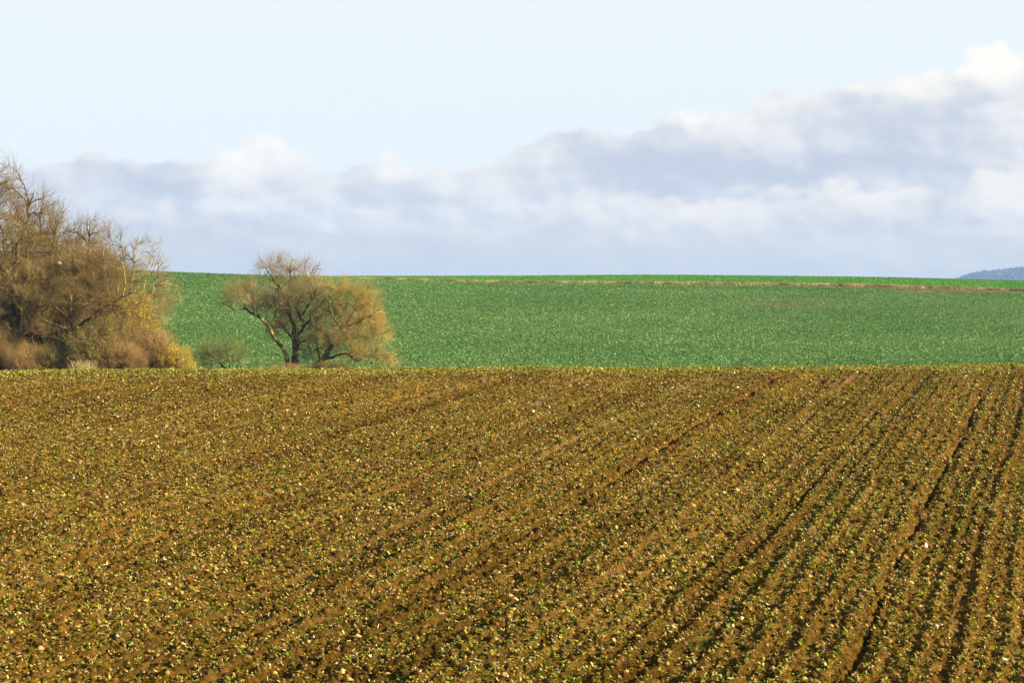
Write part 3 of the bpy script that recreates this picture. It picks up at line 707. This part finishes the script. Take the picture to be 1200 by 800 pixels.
# small clump of near-black leaves set as a dark spot on the crest
V, fc, N = leaf_quads(np.array([[0, 0, 0.0], [.03, .02, .08], [-.02, 0, .16]]), r, 14, .08, .17, .03, .06, .3, 1.5)
M_CLUMP = mat_rnd('dark_clump_leaf', [(0, (.015, .02, .006)), (1, (.05, .05, .012))], .8, .2)
clump = mesh_obj('clump', V, fc, M_CLUMP, attrs={'rnd': np.repeat(r.uniform(0, 1, N), 6)})
Yw = 59.5; Xw = (1186 - 600) / F * Yw; dz, _ = soil_relief(np.array([Xw]), np.array([Yw]))
clump.scale = (.7, .7, .75); clump.location = (Xw, Yw, float(terrain(Xw, Yw)) + float(dz[0])); tag(clump, 'small dark clump standing on the crest of the brown field at right', 'clump')

# ------------------------------------------------------------------ haze
hz = bpy.data.materials.new('haze_air'); hz.use_nodes = True; nt = hz.node_tree
for nd in list(nt.nodes): nt.nodes.remove(nd)
out = nt.nodes.new('ShaderNodeOutputMaterial'); pv = nt.nodes.new('ShaderNodeVolumePrincipled')
pv.inputs['Color'].default_value = (.38, .60, 1, 1); pv.inputs['Density'].default_value = 1.0e-4; pv.inputs['Anisotropy'].default_value = .1
nt.links.new(pv.outputs[0], out.inputs['Volume'])
cv = np.array([[x, y, z] for x in (-40000, 40000) for y in (-7300, 7300) for z in (-60, 246)], float)
hz.cycles.volume_sampling = 'DISTANCE'; pv.inputs['Anisotropy'].default_value = 0
hb = mesh_obj('haze', cv, np.array([[0, 1, 3, 2], [4, 6, 7, 5], [0, 4, 5, 1], [2, 3, 7, 6], [0, 2, 6, 4], [1, 5, 7, 3]]), hz)
tag(hb, 'thin blue haze over the distant hill', 'haze', kind='stuff')

# ------------------------------------------------------------------ light and sky
EXP = 1.42
SUN_EL, SUN_AZ = math.radians(20.5), math.radians(107)          # azimuth from +Y (view direction) towards +X
sd = Vector((math.cos(SUN_EL) * math.sin(SUN_AZ), math.cos(SUN_EL) * math.cos(SUN_AZ), math.sin(SUN_EL)))
sun = bpy.data.lights.new('sun', 'SUN'); sun.energy = 5.0; sun.angle = math.radians(.53); sun.color = (1, .90, .72)
so = bpy.data.objects.new('sun', sun); C.objects.link(so); so.rotation_euler = sd.to_track_quat('Z', 'Y').to_euler()

w = bpy.data.worlds.new('World'); bpy.context.scene.world = w; w.cycles.sampling_method = 'MANUAL'; w.cycles.sample_map_resolution = 256; w.use_nodes = True; nt = w.node_tree
bg = nt.nodes['Background']
sky = nt.nodes.new('ShaderNodeTexSky'); sky.sky_type = 'NISHITA'; sky.sun_disc = False
sky.sun_elevation = SUN_EL; sky.sun_rotation = SUN_AZ; sky.dust_density = 1.5; sky.altitude = 200
SKY_STRENGTH = .09
bg.inputs['Strength'].default_value = SKY_STRENGTH
K = 1 / SKY_STRENGTH / 2 ** EXP                                # display-linear value -> background colour
def srgb(*c):
    return tuple((((v / 255 + .055) / 1.055) ** 2.4 if v / 255 > .04045 else v / 255 / 12.92) for v in c)
def dcol(*c, py=None):
    """sky colour wanted at the eye -> colour of the sky behind the air of the haze box"""
    c = np.array(srgb(*c)) / 2 ** EXP
    if py is not None:
        tau = 1e-4 * min(246 / max((400 - py) / F, 1e-3), 7300); T = math.exp(-tau)
        c = (c - (1 - T) * np.array([.26, .33, .46])) / T
    return tuple(float(v) / SKY_STRENGTH for v in c)
tc = nt.nodes.new('ShaderNodeTexCoord'); sx = nt.nodes.new('ShaderNodeSeparateXYZ'); nt.links.new(tc.outputs['Generated'], sx.inputs[0])
az = math_(nt, 'ARCTAN2', sx.outputs[0], sx.outputs[1]); el = math_(nt, 'ARCSINE', sx.outputs[2])
PX = math_(nt, 'MULTIPLY_ADD', az, 2285.0, 600.0); PY = math_(nt, 'MULTIPLY_ADD', el, -2270.0, 400.0)   # angular units
def vec(ox=0, oy=0, sxx=100., syy=100., z=0.):
    c = nt.nodes.new('ShaderNodeCombineXYZ')
    nt.links.new(math_(nt, 'MULTIPLY_ADD', PX, 1 / sxx, ox / sxx), c.inputs[0]); nt.links.new(math_(nt, 'MULTIPLY_ADD', PY, 1 / syy, oy / syy), c.inputs[1])
    c.inputs[2].default_value = z; return c.outputs[0]
def cnoise(v, detail=7, rough=.55, scale=1.0):
    n = nt.nodes.new('ShaderNodeTexNoise'); n.inputs['Scale'].default_value = scale; n.inputs['Detail'].default_value = detail; n.inputs['Roughness'].default_value = rough
    nt.links.new(v, n.inputs['Vector']); return n.outputs['Fac']
def sstep(x, a, b):
    n = nt.nodes.new('ShaderNodeMapRange'); n.interpolation_type = 'SMOOTHSTEP'
    n.inputs['From Min'].default_value = a; n.inputs['From Max'].default_value = b; nt.links.new(x, n.inputs['Value']); return n.outputs[0]
def curve(pts, lo=-600., hi=1800.):
    t = math_(nt, 'MULTIPLY_ADD', PX, 1 / (hi - lo), -lo / (hi - lo), clamp=True)
    f = nt.nodes.new('ShaderNodeFloatCurve'); cu = f.mapping.curves[0]
    P_ = [((p - lo) / (hi - lo), v / 400) for p, v in pts]
    cu.points[0].location = P_[0]; cu.points[1].location = P_[-1]
    for p in P_[1:-1]: cu.points.new(*p)
    f.mapping.update(); nt.links.new(t, f.inputs['Value']); return math_(nt, 'MULTIPLY', f.outputs[0], 400.0)
def bill(v, seed_scale=1.0):
    """cauliflower: 1 - smooth voronoi distance, two octaves"""
    vo = nt.nodes.new('ShaderNodeTexVoronoi'); vo.feature = 'F1'; vo.inputs['Scale'].default_value = seed_scale
    vo.inputs['Detail'].default_value = 2; vo.inputs['Roughness'].default_value = .55
    nt.links.new(v, vo.inputs['Vector']); return vo.outputs['Distance']

# clear sky: the Nishita sky under a thin bright veil low in the sky
veil = math_(nt, 'MULTIPLY', sstep(el, .5, .19), .96)
base = mixc(nt, veil, sky.outputs[0], dcol(240, 249, 255, py=60))
wn1 = cnoise(vec(0, 0, 75., 60., 31.), 5, .55); wn2 = cnoise(vec(0, 0, 75., 60., 47.), 5, .55)
WX = math_(nt, 'ADD', PX, math_(nt, 'MULTIPLY_ADD', wn1, 110., -55.)); WY = math_(nt, 'ADD', PY, math_(nt, 'MULTIPLY_ADD', wn2, 70., -35.))
def blobs(lst):
    tot = None
    for x, y, w_, h_, a_ in lst:
        dx = math_(nt, 'MULTIPLY_ADD', WX, 1 / w_, -x / w_); dy = math_(nt, 'MULTIPLY_ADD', WY, 1 / h_, -y / h_)
        q = math_(nt, 'ADD', math_(nt, 'MULTIPLY', dx, dx), math_(nt, 'MULTIPLY', dy, dy))
        g = math_(nt, 'MULTIPLY', math_(nt, 'EXPONENT', math_(nt, 'MULTIPLY', q, -1.0)), a_)
        tot = g if tot is None else math_(nt, 'ADD', tot, g)
    return tot
def layer(base, top, amp_n, amp_b, soft, seed, white, body, white_depth, opacity, feats, lay_py, bottom=None, xs=135., ys=95., relief=1.0):
    T = curve(top)
    n = cnoise(vec(0, 0, xs, ys, seed), 6, .5); nb = bill(vec(0, 0, xs * .5, ys * .52, seed + 3))
    dpt = math_(nt, 'SUBTRACT', PY, T)
    dpt = math_(nt, 'ADD', dpt, math_(nt, 'MULTIPLY_ADD', n, amp_n, -amp_n * .5 + 7))
    dpt = math_(nt, 'SUBTRACT', dpt, math_(nt, 'MULTIPLY_ADD', nb, amp_b, -amp_b * .42))
    mask = sstep(dpt, -soft, soft)
    n1 = cnoise(vec(0, 0, xs, ys, seed + 7), 4, .5); n2 = cnoise(vec(14, -14, xs, ys, seed + 7), 4, .5)
    b2 = bill(vec(9, -9, xs * .5, ys * .52, seed + 3))
    rel = math_(nt, 'ADD', math_(nt, 'MULTIPLY', math_(nt, 'SUBTRACT', n1, n2), 1.9 * relief), math_(nt, 'MULTIPLY', math_(nt, 'SUBTRACT', b2, nb), .50 * relief))
    edge = sstep(dpt, white_depth, 0.)
    lit = math_(nt, 'ADD', math_(nt, 'MULTIPLY', edge, .30), rel)
    lit = math_(nt, 'ADD', lit, math_(nt, 'MULTIPLY_ADD', cnoise(vec(0, 0, 190., 120., seed + 11), 4), .9, -.26))
    lit = sstep(math_(nt, 'ADD', lit, blobs(feats)), -.42, 1.12)
    col = mixc(nt, lit, dcol(*body, py=lay_py), dcol(*white, py=lay_py))
    a = math_(nt, 'MULTIPLY', mask, opacity)
    if bottom is not None:
        a = math_(nt, 'MULTIPLY', a, sstep(math_(nt, 'ADD', math_(nt, 'SUBTRACT', PY, curve(bottom)), math_(nt, 'MULTIPLY_ADD', n, 30., -15.)), 22., -22.))
    return mixc(nt, a, base, col)
sky1 = layer(base, [(-600, 200), (-200, 190), (0, 186), (70, 182), (130, 178), (215, 170), (290, 152), (340, 170), (390, 184), (440, 182), (520, 178), (600, 158), (700, 132), (800, 120), (900, 106), (1000, 92), (1080, 74), (1150, 58), (1220, 60), (1400, 50), (1800, 90)],
             44., 38., 6., 1.3, (255, 255, 255), (205, 215, 233), 46., .98,
             [(300, 180, 62, 32, .55), (260, 215, 35, 30, .25), (440, 190, 20, 22, .35), (640, 190, 30, 14, .3), (810, 127, 42, 13, .55), (1060, 105, 60, 16, .35), (1160, 78, 60, 26, .85), (1175, 145, 45, 40, .4),
              (180, 205, 48, 22, -.35), (410, 198, 28, 18, -.25), (870, 202, 200, 22, -.65), (720, 160, 80, 25, -.2), (1050, 165, 70, 30, -.3), (560, 215, 80, 22, -.2), (940, 150, 40, 20, -.2), (60, 230, 70, 30, -.1)], 185)
sky2 = layer(sky1, [(-600, 300), (60, 300), (150, 232), (240, 250), (330, 262), (420, 250), (520, 255), (640, 240), (720, 226), (800, 222), (900, 216), (1000, 214), (1090, 212), (1120, 220), (1140, 200), (1180, 185), (1230, 185), (1400, 200), (1800, 260)],
             30., 28., 10., 5.7, (250, 250, 252), (207, 217, 235), 36., .8,
             [(1175, 228, 48, 36, .6), (1030, 240, 70, 26, .4), (770, 250, 60, 22, .35), (880, 245, 55, 20, .25), (190, 225, 22, 18, .4), (300, 255, 150, 25, -.35), (1105, 235, 26, 36, -.45), (560, 265, 130, 30, -.1)], 245, xs=110., ys=65., relief=.8)
low = sstep(PY, 250., 330.)
sky3 = mixc(nt, math_(nt, 'MULTIPLY', low, .75), sky2, dcol(213, 224, 240, py=320))
nt.links.new(sky3, bg.inputs['Color'])

# ------------------------------------------------------------------ camera and view
cam = bpy.data.cameras.new('camera'); cam.sensor_fit = 'HORIZONTAL'; cam.sensor_width = 36; cam.lens = 36 * F / 1200
cam.clip_start = .1; cam.clip_end = 60000
co = bpy.data.objects.new('camera', cam); co.location = (0, 0, 0); co.rotation_euler = (math.pi / 2, 0, 0); C.objects.link(co)
sc = bpy.context.scene; sc.camera = co
sc.render.engine = 'CYCLES'
sc.cycles.max_bounces = 5; sc.cycles.diffuse_bounces = 3; sc.cycles.transmission_bounces = 2; sc.cycles.volume_bounces = 0; sc.cycles.use_denoising = True; sc.cycles.denoiser = 'OPENIMAGEDENOISE'; sc.cycles.denoising_prefilter = 'ACCURATE'; sc.cycles.use_adaptive_sampling = False; sc.cycles.sample_clamp_indirect = 3
sc.view_settings.view_transform = 'Standard'; sc.view_settings.look = 'None'; sc.view_settings.exposure = EXP; sc.view_settings.gamma = 1
